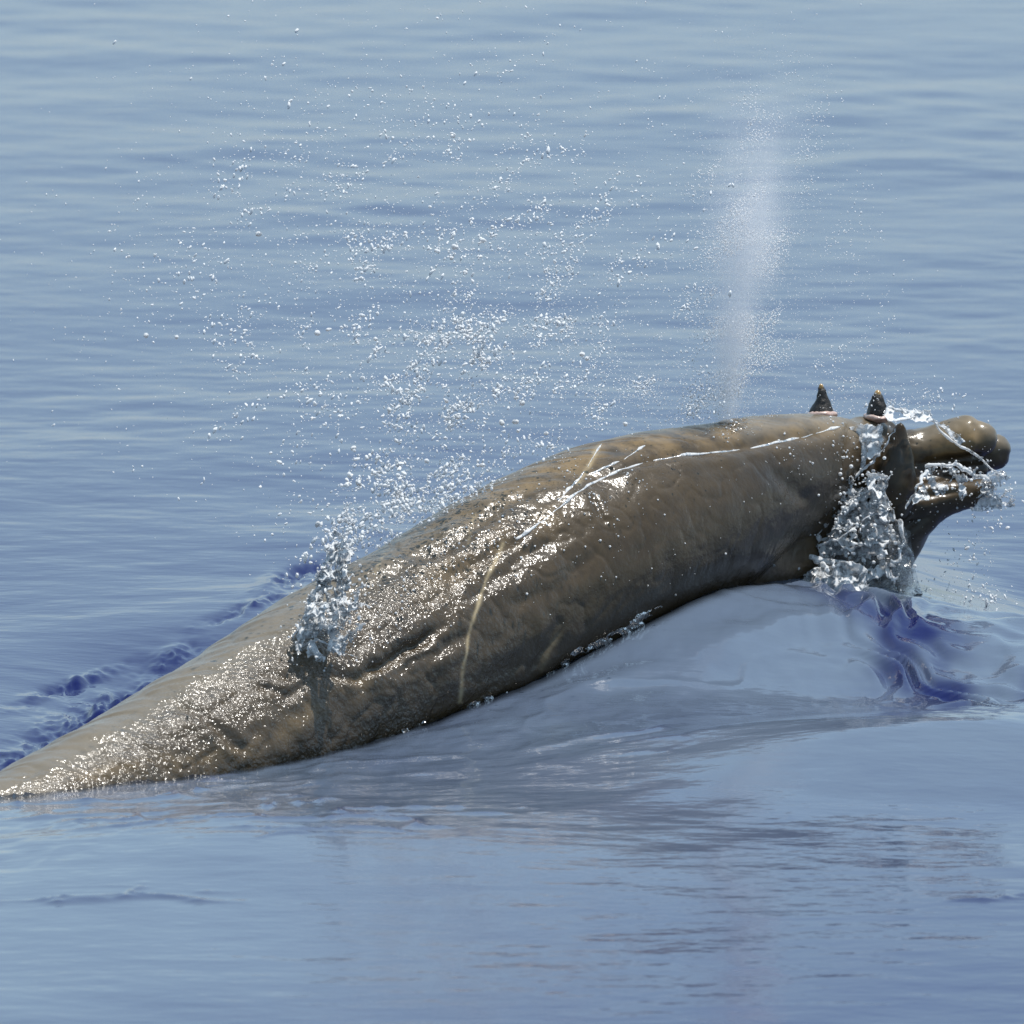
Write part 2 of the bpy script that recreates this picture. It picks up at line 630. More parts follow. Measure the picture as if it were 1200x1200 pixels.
scar = np.zeros(len(V))
SC = [([(590, 637), (575, 668), (562, 700), (551, 735), (542, 775), (538, 822)], 2.6, 0.95),
      ([(556, 600), (548, 640)], 2.0, 0.5),
      ([(702, 522), (690, 545), (678, 565)], 3.5, 0.7),
      ([(455, 640), (440, 672)], 1.6, 0.7),
      ([(655, 745), (640, 770), (633, 785)], 4.0, 0.22)]
for poly, wid, amt in SC:
    d, t = poly_dist(px + wob1 * .4, py + wob2 * .4, poly)
    scar = np.maximum(scar, near * amt * np.exp(-(d / (wid * (0.75 + 0.6 * fbm(t * 9, t * 0, t * 0 + wid, 2)))) ** 2) * np.clip(0.75 + 0.6 * fbm(t * 14, t * 0 + 3, t * 0, 2), 0, 1))
dtop, ttop = poly_dist(px, py, [(0, 918), (100, 863), (200, 798), (300, 735), (450, 652), (600, 572), (700, 527), (800, 508), (900, 500), (975, 495)])
ochre = np.exp(-(dtop / 20) ** 2) * sstep(420, 620, px) * 0.6
d, t = poly_dist(px, py, [(420, 800), (380, 822), (300, 880), (100, 908), (40, 915)])
ochre = np.maximum(ochre, 0.3 * np.exp(-(d / 12) ** 2))
d, t = poly_dist(px, py, [(640, 600), (560, 640), (500, 690)])
ochre = np.maximum(ochre, 0.25 * np.exp(-(d / 26) ** 2))
d, t = poly_dist(px, py, [(1060, 535), (1110, 525), (1145, 500)])
ochre = np.maximum(ochre, 0.7 * np.exp(-(d / 18) ** 2))
d, t = poly_dist(px, py, [(1095, 585), (1140, 578)])
ochre = np.maximum(ochre, 0.5 * np.exp(-(d / 14) ** 2))
grey = np.exp(-(dtop / 26) ** 2) * sstep(760, 420, px) * 0.55  # sky sheen along the top edges, put into the skin colour
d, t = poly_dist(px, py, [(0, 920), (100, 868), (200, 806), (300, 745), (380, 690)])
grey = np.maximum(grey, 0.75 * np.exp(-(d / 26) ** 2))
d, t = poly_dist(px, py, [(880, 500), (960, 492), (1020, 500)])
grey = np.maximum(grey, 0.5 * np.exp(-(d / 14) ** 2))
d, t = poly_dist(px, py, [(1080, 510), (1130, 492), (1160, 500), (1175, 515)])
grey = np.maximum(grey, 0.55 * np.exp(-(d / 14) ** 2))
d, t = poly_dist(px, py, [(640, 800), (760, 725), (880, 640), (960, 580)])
dark = 0.55 * np.exp(-(d / 48) ** 2) * near  # shade of the lower flank painted into the skin
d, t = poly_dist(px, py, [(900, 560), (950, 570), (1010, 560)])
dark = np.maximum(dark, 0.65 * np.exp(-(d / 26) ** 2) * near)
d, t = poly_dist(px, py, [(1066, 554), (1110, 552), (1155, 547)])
dark = np.maximum(dark, 0.95 * np.exp(-(d / 14) ** 2) * near)  # shade under the beak, painted nearly black
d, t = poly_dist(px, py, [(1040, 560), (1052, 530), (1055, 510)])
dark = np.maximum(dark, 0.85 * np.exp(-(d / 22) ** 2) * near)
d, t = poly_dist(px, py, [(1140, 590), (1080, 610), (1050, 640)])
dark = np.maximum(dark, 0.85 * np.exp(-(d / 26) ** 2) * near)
rough = (0.10 + 0.36 * sstep(720, 430, px)) * sstep(1010, 960, px) + 0.06
rough *= sstep(-12, 40, dtop * np.where(py > np.interp(px, [0, 100, 200, 300, 450, 600, 700, 800, 900, 975], [918, 863, 798, 735, 652, 572, 527, 508, 500, 495]), 1, -1)) * 0.85 + 0.15
patch = 0.5 + 0.5 * fbm(V[:, 0] * 4 + 3, V[:, 1] * 4, V[:, 2] * 4, 2)
rough *= 0.7 + 0.7 * patch
rough = np.where(px < 480, rough * 1.15, rough)
rough += 0.5 * np.exp(-bd ** 2)
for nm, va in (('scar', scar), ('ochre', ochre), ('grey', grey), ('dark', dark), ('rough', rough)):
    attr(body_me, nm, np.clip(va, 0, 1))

whale = bpy.data.objects.new('beaked_whale', None)
COL.objects.link(whale)
wc = P(600, 700, axis_y(600))
whale.location = wc
whale['label'] = 'olive brown beaked whale surging up through the sea with its beak raised'
whale['category'] = 'whale'
bpy.context.view_layer.update()
link('body', body_me, M_SKIN, whale)

bpy.context.view_layer.update()
tri_v = [Vector(v) for v in V2]
BVH = BVHTree.FromPolygons(tri_v, [tuple(p.vertices) for p in body_me.polygons])


def hit(px_, py_):
    r = Vector(ray(px_, py_)).normalized()
    loc, nor, i, d = BVH.ray_cast(Vector(CAM), r)
    return (np.array(loc), np.array(nor)) if loc is not None else (None, None)


# teeth: dark cones out of pink gums, amber tips
def tooth(bx, by, tx, ty, wid, depth, lean, tip_h, ex, gs):
    base = P(bx, by, depth); tip = P(tx, ty, depth)
    s = mpp(depth)
    ts = np.linspace(0, 1, 9)
    path = np.array([base + (tip - base) * t for t in ts])
    path[:, 0] += lean * np.sin(ts * math.pi) * s
    prof = wid * s * (1 - ts) ** ex + tip_h * s * 0.9 * ts
    v, f = tube(path[:8], prof[:8], 14)
    v += 0.008 * np.column_stack([fbm(v[:, 0] * 55 + k * 7, v[:, 1] * 55, v[:, 2] * 55, 3) for k in range(3)])
    o = link('tooth', mesh_from('tooth', v, f), M_TOOTH, whale)
    tv, tf = spheres([path[7] + (tip - base) * 0.02], [tip_h * s], ICO2, stretch=np.array([(tip - base) / np.linalg.norm(tip - base) * 0.35]))
    c = link('tooth_tip', mesh_from('tooth_tip', tv, tf), M_TIP)
    c.parent = o
    gv, gf = spheres([base - np.array([0, 0, 0.006])], [1.0], ICO3)
    ctr = base - np.array([0, 0, 0.007])
    gv = (gv - (base - np.array([0, 0, 0.006]))) * np.array(gs) * wid * s + ctr
    gv += 0.012 * np.column_stack([fbm(gv[:, 0] * 30 + k * 7, gv[:, 1] * 30, gv[:, 2] * 30, 2) for k in range(3)])
    link('gum', mesh_from('gum', gv, gf), M_GUM, whale)
    return o


hd = axis_y(1000)
tooth(963, 484, 961.5, 450, 15, hd + 0.04, 1.5, 3.0, 1.35, (1.15, 1.1, 0.5))
tooth(1028, 486, 1028.5, 460, 12.5, hd + 0.05, 0, 4.4, 0.8, (1.3, 1.2, 0.5))

# ------------------------------------------------------------------ sea surface
def swell(X, Y):
    # control points on the disturbed surface around the whale
    C = []
    for (cx, cy, off) in [(-250, 995, -.22), (-100, 960, -.24), (0, 940, -.26), (100, 923, -.28), (200, 909, -.3), (300, 893, -.32), (400, 875, -.34), (540, 830, -.34), (640, 786, -.34),
                          (730, 730, -.32), (800, 706, -.30), (880, 688, -.27), (960, 684, -.25), (1040, 688, -.1), (1100, 694, 0.15), (1200, 722, 0.2), (1320, 735, 0.2)]:
        C.append(P(cx, cy, axis_y(min(cx, 1020)) + off))
        if 500 < cx < 1060:
            C.append(P(cx, cy - 14, axis_y(min(cx, 1020)) + off + 0.22))
            C.append(P(cx, cy + 2, axis_y(min(cx, 1020)) + off - 0.25))
    C = np.array(C)
    Z = [(a, b, 0.0) for a in np.arange(-4.5, 4.6, 1.5) for b in (-7.4, -6.2, 3.4, 5.0)]
    Z += [(a, b, 0.0) for a in (-4.5, 4.6, 6) for b in np.arange(-5, 3.3, 1.3)]
    Z += [(-2.2, 1.0, -.03), (-1.2, 0.9, 0.0), (-0.4, 1.6, 0.02), (0.9, -1.2, .13), (0.3, -1.9, .05), (1.6, -0.8, .13), (1.0, -2.2, .07), (1.8, -2.0, .07), (2.6, -2.0, .05), (0.4, -3.4, .03), (1.8, -3.6, .03), (-1.2, -4.6, .02), (2.5, -0.4, .10), (3.2, 0.6, .06)]
    C = np.vstack([C, np.array(Z)])
    sig = 0.85
    K = np.exp(-((C[:, None, :2] - C[None, :, :2]) ** 2).sum(2) / (2 * sig * sig))
    w = np.linalg.solve(K + 0.006 * np.eye(len(C)), C[:, 2])
    out = np.zeros(X.shape)
    for c, wi in zip(C, w):
        out += wi * np.exp(-((X - c[0]) ** 2 + (Y - c[1]) ** 2) / (2 * sig * sig))
    return out


t_in = np.linspace(-1.12, 1.12, 640)
t_out = 1.12 + np.cumsum(np.geomspace(0.006, 12, 34))
tt = np.concatenate([-t_out[::-1], t_in, t_out])
th = np.concatenate([np.linspace(R(60), R(10.9), 30)[:-1], np.linspace(R(10.9), R(7.1), 640), np.linspace(R(7.1), R(4.3), 320)[1:], np.geomspace(R(4.28), R(0.04), 60)])
dist = CAM[2] / np.tan(th)
HW = 0.0525 * np.maximum(dist, 28) + 0.1
X = (tt[None, :] * HW[:, None])
Y = np.repeat((dist - DIST)[:, None], len(tt), 1)
rows, cols = X.shape
row_sp = np.gradient(dist)[:, None] * np.ones((1, cols))
col_sp = np.abs(np.gradient(X, axis=1))
X0, Y0 = X.copy(), Y.copy()
Zs = np.zeros(X.shape)
dX = np.zeros(X.shape); dY = np.zeros(X.shape)
wr = np.random.default_rng(5)
for i in range(84):
    lam = math.exp(wr.uniform(math.log(0.16), math.log(6.0)))
    a_ = wr.normal(math.pi / 2 + 0.25, 1.1)
    kx, ky = math.cos(a_), math.sin(a_)
    k = 2 * math.pi / lam
    amp = 0.0030 * lam / (2 * math.pi) * (1.2 if lam < 1 else 0.8)
    ph = k * (kx * X0 + ky * Y0) + wr.uniform(0, 6.28)
    eff = np.maximum(row_sp * abs(ky), col_sp * abs(kx))
    fade = sstep(0.5, 0.22, eff / lam)
    Zs += amp * fade * np.sin(ph)
    dX += amp * 0.9 * fade * kx * np.cos(ph)
    dY += amp * 0.9 * fade * ky * np.cos(ph)
# gusty patches: short chop comes and goes
gust = 0.65 + 0.7 * sstep(-0.35, 0.5, fbm(X0 * 0.35, Y0 * 0.22, Y0 * 0, 2))
Zs *= gust
SW = swell(X0, Y0)
Zs += SW
pxs, pys = project(np.column_stack([X0.ravel(), Y0.ravel(), Zs.ravel()]))
pxs = pxs.reshape(X.shape); pys = pys.reshape(X.shape)
nearby = (np.abs(Y0) < 6)
boil = np.zeros(X.shape)
# boiling water along the far side of the back and around the head
for (cx, cy, ww, hh, am) in [(110, 845, 75, 22, 1.0), (30, 893, 80, 12, 1.1), (205, 772, 34, 12, 0.9), (85, 803, 60, 8, 0.7), (290, 712, 50, 6, 0.8), (350, 672, 40, 10, 1.0),
                             (160, 815, 50, 10, .7)]:
    m = np.exp(-((pxs - cx) / ww) ** 2 - ((pys - cy + (pxs - cx) * 0.35) / hh) ** 2) * nearby
    boil = np.maximum(boil, m)
    Zs += am * 0.060 * m * fbm(X0 * 9, Y0 * 4, X0 * 0, 3)
    Zs += am * 0.022 * m * np.abs(fbm(X0 * 30, Y0 * 16, X0 * 0 + 4, 2))
# curved wavelets shed by the head
c0 = P(1185, 700, 0.55)
rho = np.hypot((X0 - c0[0]) / 0.68, (Y0 - c0[1]) / 2.1)
th0 = np.arctan2(-(Y0 - c0[1]) / 2.1, -(X0 - c0[0]) / 0.68)
env = np.exp(-((rho - 0.95) / 0.30) ** 2) * sstep(-0.1, 0.35, th0) * sstep(2.0, 1.3, th0)
nz = fbm(X0 * 4, Y0 * 2.2, X0 * 0 + 2, 2)
Zs += 0.024 * env * np.sin(2 * math.pi * (rho * 6.0 + 1.0 * nz + 0.25 * fbm(X0 * 9, Y0 * 4, X0 * 0 + 8, 2))) * (0.55 + 0.9 * np.clip(nz + .3, 0, 1))
near_w = np.exp(-((Y0 - np.interp(X0, spine_p[:, 0], spine_p[:, 1]) + 1.0) / 1.3) ** 2) * sstep(3.2, 2.2, np.abs(X0))
Zs += near_w * (0.016 * fbm(X0 * 2.6, Y0 * 1.8, X0 * 0 + 12, 3) + 0.0065 * fbm(X0 * 8, Y0 * 4, X0 * 0 + 22, 3) + 0.007 * np.clip(1 - 4 * np.abs(fbm(X0 * 2.4 + 8, Y0 * 2.0, X0 * 0 + 32, 2)), 0, 1) ** 2)
# the bow wave: crests peeling away from the flank
dl = np.interp(X0, spine_p[:, 0], spine_p[:, 1]) - 0.35 - Y0
wv = fbm(X0 * 1.1, Y0 * 0.8, X0 * 0 + 6, 2)
Zs += 0.032 * sstep(-0.1, 0.1, dl) * np.exp(-np.clip(dl, 0, 9) / 1.3) * sstep(-0.4, 0.9, X0) * sstep(2.6, 1.9, X0) * np.sin(2 * math.pi * (dl / (0.42 + 0.12 * np.clip(dl, 0, 3)) + 0.8 * wv)) * (0.7 + 0.6 * wv)
# small sharp streak ripples in the foreground
fg = sstep(700, 900, pys) * nearby
s1 = fbm(X0 * 2.2 + 5, Y0 * 5.5, X0 * 0, 2)
streak = np.clip(1 - np.abs(s1) * 6, 0, 1) * sstep(0.0, 0.35, fbm(X0 * 0.9, Y0 * 0.9, X0 * 0 + 9, 2)) * fg
Zs += 0.011 * fg * np.clip(1 - np.abs(s1) * 5, 0, 1) ** 2 * sstep(0.0, 0.35, fbm(X0 * 0.9, Y0 * 0.9, X0 * 0 + 9, 2))
X = X + dX; Y = Y + dY
# thin film where the surface laps over the whale
S = np.column_stack([X.ravel(), Y.ravel(), Zs.ravel()])
film = np.zeros(len(S))
cand = np.where((np.abs(S[:, 1] + 1.2) < 8.5) & (np.abs(S[:, 0]) < 8))[0]
sp = np.vstack([spine_p[::2], chain(JAW)[0][::2]])
sr = np.concatenate([spine_r[::2], chain(JAW)[1][::2]])
best = np.full(len(cand), 9.0)
for c, r in zip(sp, sr):
    best = np.minimum(best, np.linalg.norm(S[cand] - c, axis=1) - r)
film[cand] = sstep(0.10, 0.015, best) * 0.85
ii = np.arange(rows * cols).reshape(rows, cols)
faces = np.stack([ii[:-1, :-1], ii[:-1, 1:], ii[1:, 1:], ii[1:, :-1]], -1).reshape(-1, 4)
sea_me = mesh_from('sea', S, faces)
attr(sea_me, 'film', film)
lift = np.full(len(S), 0.30)  # paler colour painted near the whale to brighten its dark reflection
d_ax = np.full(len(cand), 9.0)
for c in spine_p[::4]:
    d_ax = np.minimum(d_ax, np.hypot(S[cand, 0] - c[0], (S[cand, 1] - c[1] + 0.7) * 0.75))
lift[cand] += 0.70 * sstep(4.6, 1.0, d_ax) * (1 - 1.0 * sstep(-0.1, 0.5, S[cand, 1] - np.interp(S[cand, 0], spine_p[:, 0], spine_p[:, 1])))
lift *= 1 - 0.95 * np.clip(1.3 * env.ravel(), 0, 1) * sstep(-0.35, 0.3, fbm(X0 * 3, Y0 * 1.6, X0 * 0 + 15, 3)).ravel()
lift *= 1 - 0.5 * streak.ravel()
lift *= 1 - 0.97 * np.clip(boil.ravel() * 1.3, 0, 1)
attr(sea_me, 'sky_lift', lift)
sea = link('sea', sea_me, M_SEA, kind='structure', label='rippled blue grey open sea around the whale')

# dark water far below, seen only where the surface film is clear
M_DEEP = plain_material('deep_water', (0.001, 0.004, 0.03), (0.002, 0.006, 0.04), 0.2, 0.9, 0.0, 0.0)
dv = np.array([(-400, -120, -2.5), (400, -120, -2.5), (400, 900, -2.5), (-400, 900, -2.5)], float)
link('deep_water', mesh_from('deep_water', dv, np.array([[0, 1, 2, 3]])), M_DEEP, kind='structure', label='dark blue depth below the sea surface')

# ------------------------------------------------------------------ splashes
def sheet_points(corners, n, noise_sc, thr, depth_j, r0, r1, seed):
    """points over a bilinear patch given by four (px,py,depth) corners, with holes torn by noise"""
    rg = np.random.default_rng(seed)
    a, b = rg.random(n), rg.random(n)
    c = np.array(corners, float)
    q = ((1 - a)[:, None] * (1 - b)[:, None] * c[0] + a[:, None] * (1 - b)[:, None] * c[1]
         + a[:, None] * b[:, None] * c[2] + (1 - a)[:, None] * b[:, None] * c[3])
    nz_ = fbm(q[:, 0] / noise_sc + seed, q[:, 1] / noise_sc, q[:, 0] * 0, 3)
    keep = nz_ > thr
    q = q[keep]; nz_ = nz_[keep]
    q[:, 2] += depth_j * fbm(q[:, 0] / noise_sc * 0.7, q[:, 1] / noise_sc * 0.7, q[:, 0] * 0 + 31, 2)
    pts = np.array([P(*x) for x in q])
    rad = r0 + (r1 - r0) * rg.random(len(q)) ** 2
    return pts, rad


def film_sheet(corners, nu, nv, noise_sc, thr, amp, seed, thick=0.004):
    """a torn, rumpled film of water over a bilinear patch of four (px,py,depth) corners"""
    c = np.array([P(*q) for q in corners])
    a, b = np.meshgrid(np.linspace(0, 1, nu), np.linspace(0, 1, nv))
    a, b = a.ravel(), b.ravel()
    q = ((1 - a) * (1 - b))[:, None] * c[0] + (a * (1 - b))[:, None] * c[1] + (a * b)[:, None] * c[2] + ((1 - a) * b)[:, None] * c[3]
    k = 1 / noise_sc
    rid = lambda x: 1 - np.abs(x) * 2
    hgt = amp * (fbm(q[:, 0] * k + seed, q[:, 2] * k, q[:, 1] * k, 2) + 0.55 * rid(fbm(q[:, 0] * k * 2.3, q[:, 2] * k * 2.3, q[:, 1] * k + seed, 2)))
    q[:, 1] -= hgt
    q[:, 0] += 0.5 * amp * fbm(q[:, 0] * k * 2, q[:, 2] * k * 2, q[:, 1] * 0 + seed + 9, 2)
    q[:, 2] += 0.5 * amp * fbm(q[:, 0] * k * 2 + 4, q[:, 2] * k * 2, q[:, 1] * 0 + seed + 19, 2)
    edge = np.minimum(np.minimum(a, 1 - a), np.minimum(b, 1 - b))
    hole = fbm(q[:, 0] * k * 1.3 + 3 * seed, q[:, 2] * k * 1.3, q[:, 0] * 0, 3) - 0.8 * np.clip(0.14 - edge, 0, 1) / 0.14 * 0.6
    ok = hole > thr
    g = np.arange(nu * nv).reshape(nv, nu)
    f = np.stack([g[:-1, :-1], g[:-1, 1:], g[1:, 1:], g[1:, :-1]], -1).reshape(-1, 4)
    f = f[ok[f].all(1)]
    used = np.unique(f)
    remap = -np.ones(nu * nv, int); remap[used] = np.arange(len(used))
    v = q[used]; f = remap[f]
    n = len(v)
    # edges of the film swell into a bead; inside it is thin
    cnt = np.bincount(f.ravel(), minlength=n)
    t_ = np.where(cnt < 4, thick * 1.3, thick * 0.7)
    front = v.copy(); front[:, 1] -= t_ / 2
    backv = v.copy(); backv[:, 1] += t_ / 2
    e = {}
    for quad in f:
        for x in range(4):
            p_, r_ = quad[x], quad[(x + 1) % 4]
            e[(p_, r_)] = True
    side = [(p_, r_, r_ + n, p_ + n) for (p_, r_) in e if (r_, p_) not in e]
    allf = np.vstack([f[:, ::-1], f + n] + ([np.array(side)] if side else []))
    return np.vstack([front, backv]), allf


def tri(F):
    return np.vstack([F[:, [0, 1, 2]], F[:, [0, 2, 3]]])


def strand(pts3, r, n=24, taper=0.35, wob=0.01, seed=0):
    p = catmull(np.array([P(*x) for x in pts3]), n)
    s = np.linspace(0, 1, len(p))
    p = p + wob * np.column_stack([fbm(s * 7 + seed, s * 0 + k, s * 0 + seed, 2) for k in range(3)])
    rr = r * (1 - (1 - taper) * s) * (1 + 0.5 * fbm(s * 14 + seed, s * 0, s * 0 + 3, 2))
    return p, np.maximum(rr, 0.0025)


def drop_cloud(n, cx, cy, sx, sy, depth, dj, rmin, rmax, seed, slope=0.0, power=3.0):
    rg = np.random.default_rng(seed)
    x = rg.normal(cx, sx, n); y = rg.normal(cy, sy, n) + (x - cx) * slope
    d = depth + rg.normal(0, dj, n)
    pts = np.array([P(a, b, c) for a, b, c in zip(x, y, d)])
    rad = rmin + (rmax - rmin) * rg.random(n) ** power
    return pts, rad


hd = axis_y(1000)      # depth of the head

def splash(name, lab, strands, films, clouds, voxel=0.004, mat=None, dd=0.0):
    strands = [([(a, b, c + dd) for a, b, c in st], r, tp) for st, r, tp in strands]
    films = [([(a, b, c + dd) for a, b, c in f[0]], *f[1:]) for f in films]
    clouds = [(*c[:5], c[5] + dd, *c[6:]) for c in clouds]
    pp, rr_ = [], []
    for k, (st, r, tp) in enumerate(strands):
        a, b = strand(st, r, seed=len(name) * 5 + k * 3.1, wob=0.016, taper=tp)
        pp.append(a); rr_.append(b)
    for c in clouds:
        a, b = drop_cloud(*c)
        pp.append(a); rr_.append(b)
    v, f = spheres(np.vstack(pp), np.concatenate(rr_), ICO2)
    me = remesh(v, f, voxel, 3, 0.4)
    bits = []
    fv = get_co(me)
    ff = np.array([list(p.vertices) if len(p.vertices) == 4 else list(p.vertices) + [p.vertices[2]] for p in me.polygons])
    ff = tri(ff); ff = ff[ff[:, 1] != ff[:, 2]]
    bits.append((fv, ff))
    for c in films:
        a, b = film_sheet(*c)
        bits.append((a, tri(b)))
    v, f = join(bits)
    link(name, mesh_from(name, v, f), mat or M_SPLASH, kind='stuff', label=lab, cat='splash')


# splash in front of the throat
splash('head_splash', 'torn white splash of water thrown up under the head of the whale', [
    ([(985, 600, hd - .36), (1000, 622, hd - .38), (1012, 645, hd - .4)], .009, .4),
    ([(1052, 610, hd - .36), (1058, 640, hd - .37), (1046, 662, hd - .38), (1015, 672, hd - .4)], .009, .8),
    ([(905, 668, hd - .44), (945, 655, hd - .46), (985, 660, hd - .46), (1010, 668, hd - .44)], .010, .9),
    ([(890, 672, hd - .44), (930, 648, hd - .42), (965, 620, hd - .4), (990, 585, hd - .36)], .005, .4),
    ([(1000, 560, hd - .3), (1022, 540, hd - .30), (1040, 520, hd - .30), (1050, 500, hd - .28)], .006, .5),
    ([(1030, 585, hd - .33), (1042, 560, hd - .32), (1048, 548, hd - .3)], .005, .4),
    ([(960, 640, hd - .44), (985, 630, hd - .46), (1010, 610, hd - .44), (1030, 600, hd - .42)], .006, .6),
    ([(940, 672, hd - .46), (958, 680, hd - .48), (975, 676, hd - .48)], .012, .7),
], [
    ([(968, 552, hd - .24), (1036, 552, hd - .30), (1058, 650, hd - .36), (925, 665, hd - .40)], 110, 90, .085, -.30, .045, 3),
    ([(940, 590, hd - .34), (1050, 590, hd - .38), (1060, 680, hd - .42), (900, 690, hd - .46)], 120, 80, .06, -.12, .05, 8),
    ([(980, 545, hd - .28), (1030, 548, hd - .34), (1050, 625, hd - .40), (965, 630, hd - .42)], 80, 80, .05, -.02, .045, 14),
    ([(870, 690, hd - .50), (1000, 655, hd - .46), (1035, 690, hd - .52), (880, 725, hd - .62)], 110, 60, .10, -.35, .035, 24),
    ([(990, 492, hd - .10), (1052, 490, hd - .30), (1030, 545, hd - .34), (985, 560, hd - .26)], 60, 60, .09, -.15, .03, 33),
], [
    (240, 1005, 600, 26, 26, hd - .40, .05, .002, .010, 21), (110, 1000, 650, 34, 14, hd - .44, .05, .002, .010, 25),
    (170, 960, 590, 40, 22, hd - .36, .06, .0018, .006, 22, -0.4),
    (60, 1000, 570, 16, 12, hd - .36, .05, .002, .008, 27),
    (22, 965, 672, 14, 8, hd - .48, .03, .008, .018, 23),
    (160, 930, 640, 40, 14, hd - .44, .05, .0018, .006, 28, -0.6), (120, 1010, 590, 30, 30, hd - .42, .06, .002, .009, 29), (90, 1060, 690, 30, 8, hd - .2, .08, .002, .007, 30, 0.2)])

# clear sheet of the bow wave climbing the throat
bits = []
for c in [([(955, 585, hd - .22), (1058, 612, hd - .30), (1078, 712, hd - .34), (850, 722, hd - .50)], 130, 90, .22, -2.0, .06, 41, .006),
          ([(1020, 600, hd - .28), (1066, 622, hd - .26), (1080, 705, hd - .26), (1010, 705, hd - .40)], 70, 80, .12, -2.0, .03, 47, .005)]:
    a, b = film_sheet(*c)
    bits.append((a, tri(b)))
v, f = join(bits)
link('throat_wave', mesh_from('throat_wave', v, f), M_CLEAR, kind='stuff', label='clear glassy sheet of bow wave climbing the throat of the whale', cat='wave')

# water running off along the flank where it meets the sea
wl_ = catmull(np.array([(470, 856), (540, 832), (600, 808), (640, 792), (690, 764), (730, 740), (800, 716), (850, 704)], float), 12)
vv, ff_ = [], []
pl_ = []
for i_, (a, b) in enumerate(wl_):
    t_ = i_ / (len(wl_) - 1)
    w_ = 4 + 9 * sstep(0.1, 0.75, np.array(t_))
    row = []
    for q_ in np.linspace(-0.6, 1.0, 22):
        l, n_ = hit(a - 0.45 * w_ * q_, b - w_ * q_)
        if l is None or l[1] > 1.2:
            l = pl_[-1] if pl_ else P(a, b, axis_y(a))
            n_ = np.array([0, -1.0, 0])
        pl_.append(l)
        row.append(l + n_ * (0.006 + 0.02 * max(0, 0.3 - q_)))
    vv.append(row)
vv = np.array(vv)
fine = []
for i_ in range(len(vv) - 1):
    for t_ in np.linspace(0, 1, 12, endpoint=False):
        fine.append(vv[i_] * (1 - t_) + vv[i_ + 1] * t_)
fine = np.array(fine)
nr_, nc_ = fine.shape[:2]
fv = fine.reshape(-1, 3)
fv = fv + np.array([0, -1, 0.4]) * (0.016 * fbm(fv[:, 0] * 30, fv[:, 2] * 50, fv[:, 1] * 12, 3))[:, None]
g = np.arange(nr_ * nc_).reshape(nr_, nc_)
fq = np.stack([g[:-1, :-1], g[:-1, 1:], g[1:, 1:], g[1:, :-1]], -1).reshape(-1, 4)
qq = np.tile(np.linspace(0, 1, nc_), nr_)
hole = fbm(fv[:, 0] * 14 + 3, fv[:, 2] * 26, fv[:, 1] * 5, 4) > -0.05 + 0.75 * np.abs(qq - 0.4) ** 1.5
fq = fq[hole[fq].all(1)]
link('flank_wash', mesh_from('flank_wash', fv, fq), M_CLEAR, kind='stuff', label='thin rumpled wash of water draining along the flank at the waterline', cat='wave')

# water pouring over the beak and along the jaw
splash('jaw_splash', 'bright water pouring off the open beak and lower jaw of the whale', [
    ([(1048, 494, hd - .30), (1070, 488, hd - .2), (1090, 492, hd - .12), (1105, 506, hd - .08), (1120, 522, hd - .06), (1145, 536, hd - .04), (1168, 550, hd), (1178, 562, hd)], .0065, .8),
    ([(1040, 480, hd - .2), (1062, 483, hd - .18), (1085, 485, hd - .12)], .008, .7),
    ([(1085, 552, hd - .24), (1075, 572, hd - .28), (1060, 595, hd - .30)], .008, .6),
    ([(1085, 548, hd - .2), (1110, 544, hd - .2), (1135, 552, hd - .18), (1155, 562, hd - .16)], .008, 1),
], [
    ([(1078, 540, hd - .18), (1140, 545, hd - .16), (1172, 580, hd - .16), (1060, 592, hd - .34)], 110, 60, .04, -.05, .03, 61),
    ([(1150, 550, hd - .08), (1182, 556, hd - .08), (1190, 595, hd - .08), (1140, 600, hd - .12)], 60, 60, .04, -.22, .03, 62),
    ([(1034, 476, hd - .2), (1088, 480, hd - .14), (1098, 494, hd - .12), (1040, 494, hd - .3)], 70, 30, .05, -.3, .02, 63),
    ([(1088, 488, hd - .12), (1112, 500, hd - .08), (1180, 556, hd - .02), (1150, 545, hd - .05)], 40, 70, .05, -.2, .012, 65),
], [
    (170, 1118, 556, 32, 12, hd - .19, .03, .002, .008, 64), (90, 1165, 578, 12, 12, hd - .09, .03, .002, .009, 66), (14, 1180, 578, 5, 4, hd - .08, .02, .004, .010, 67)])

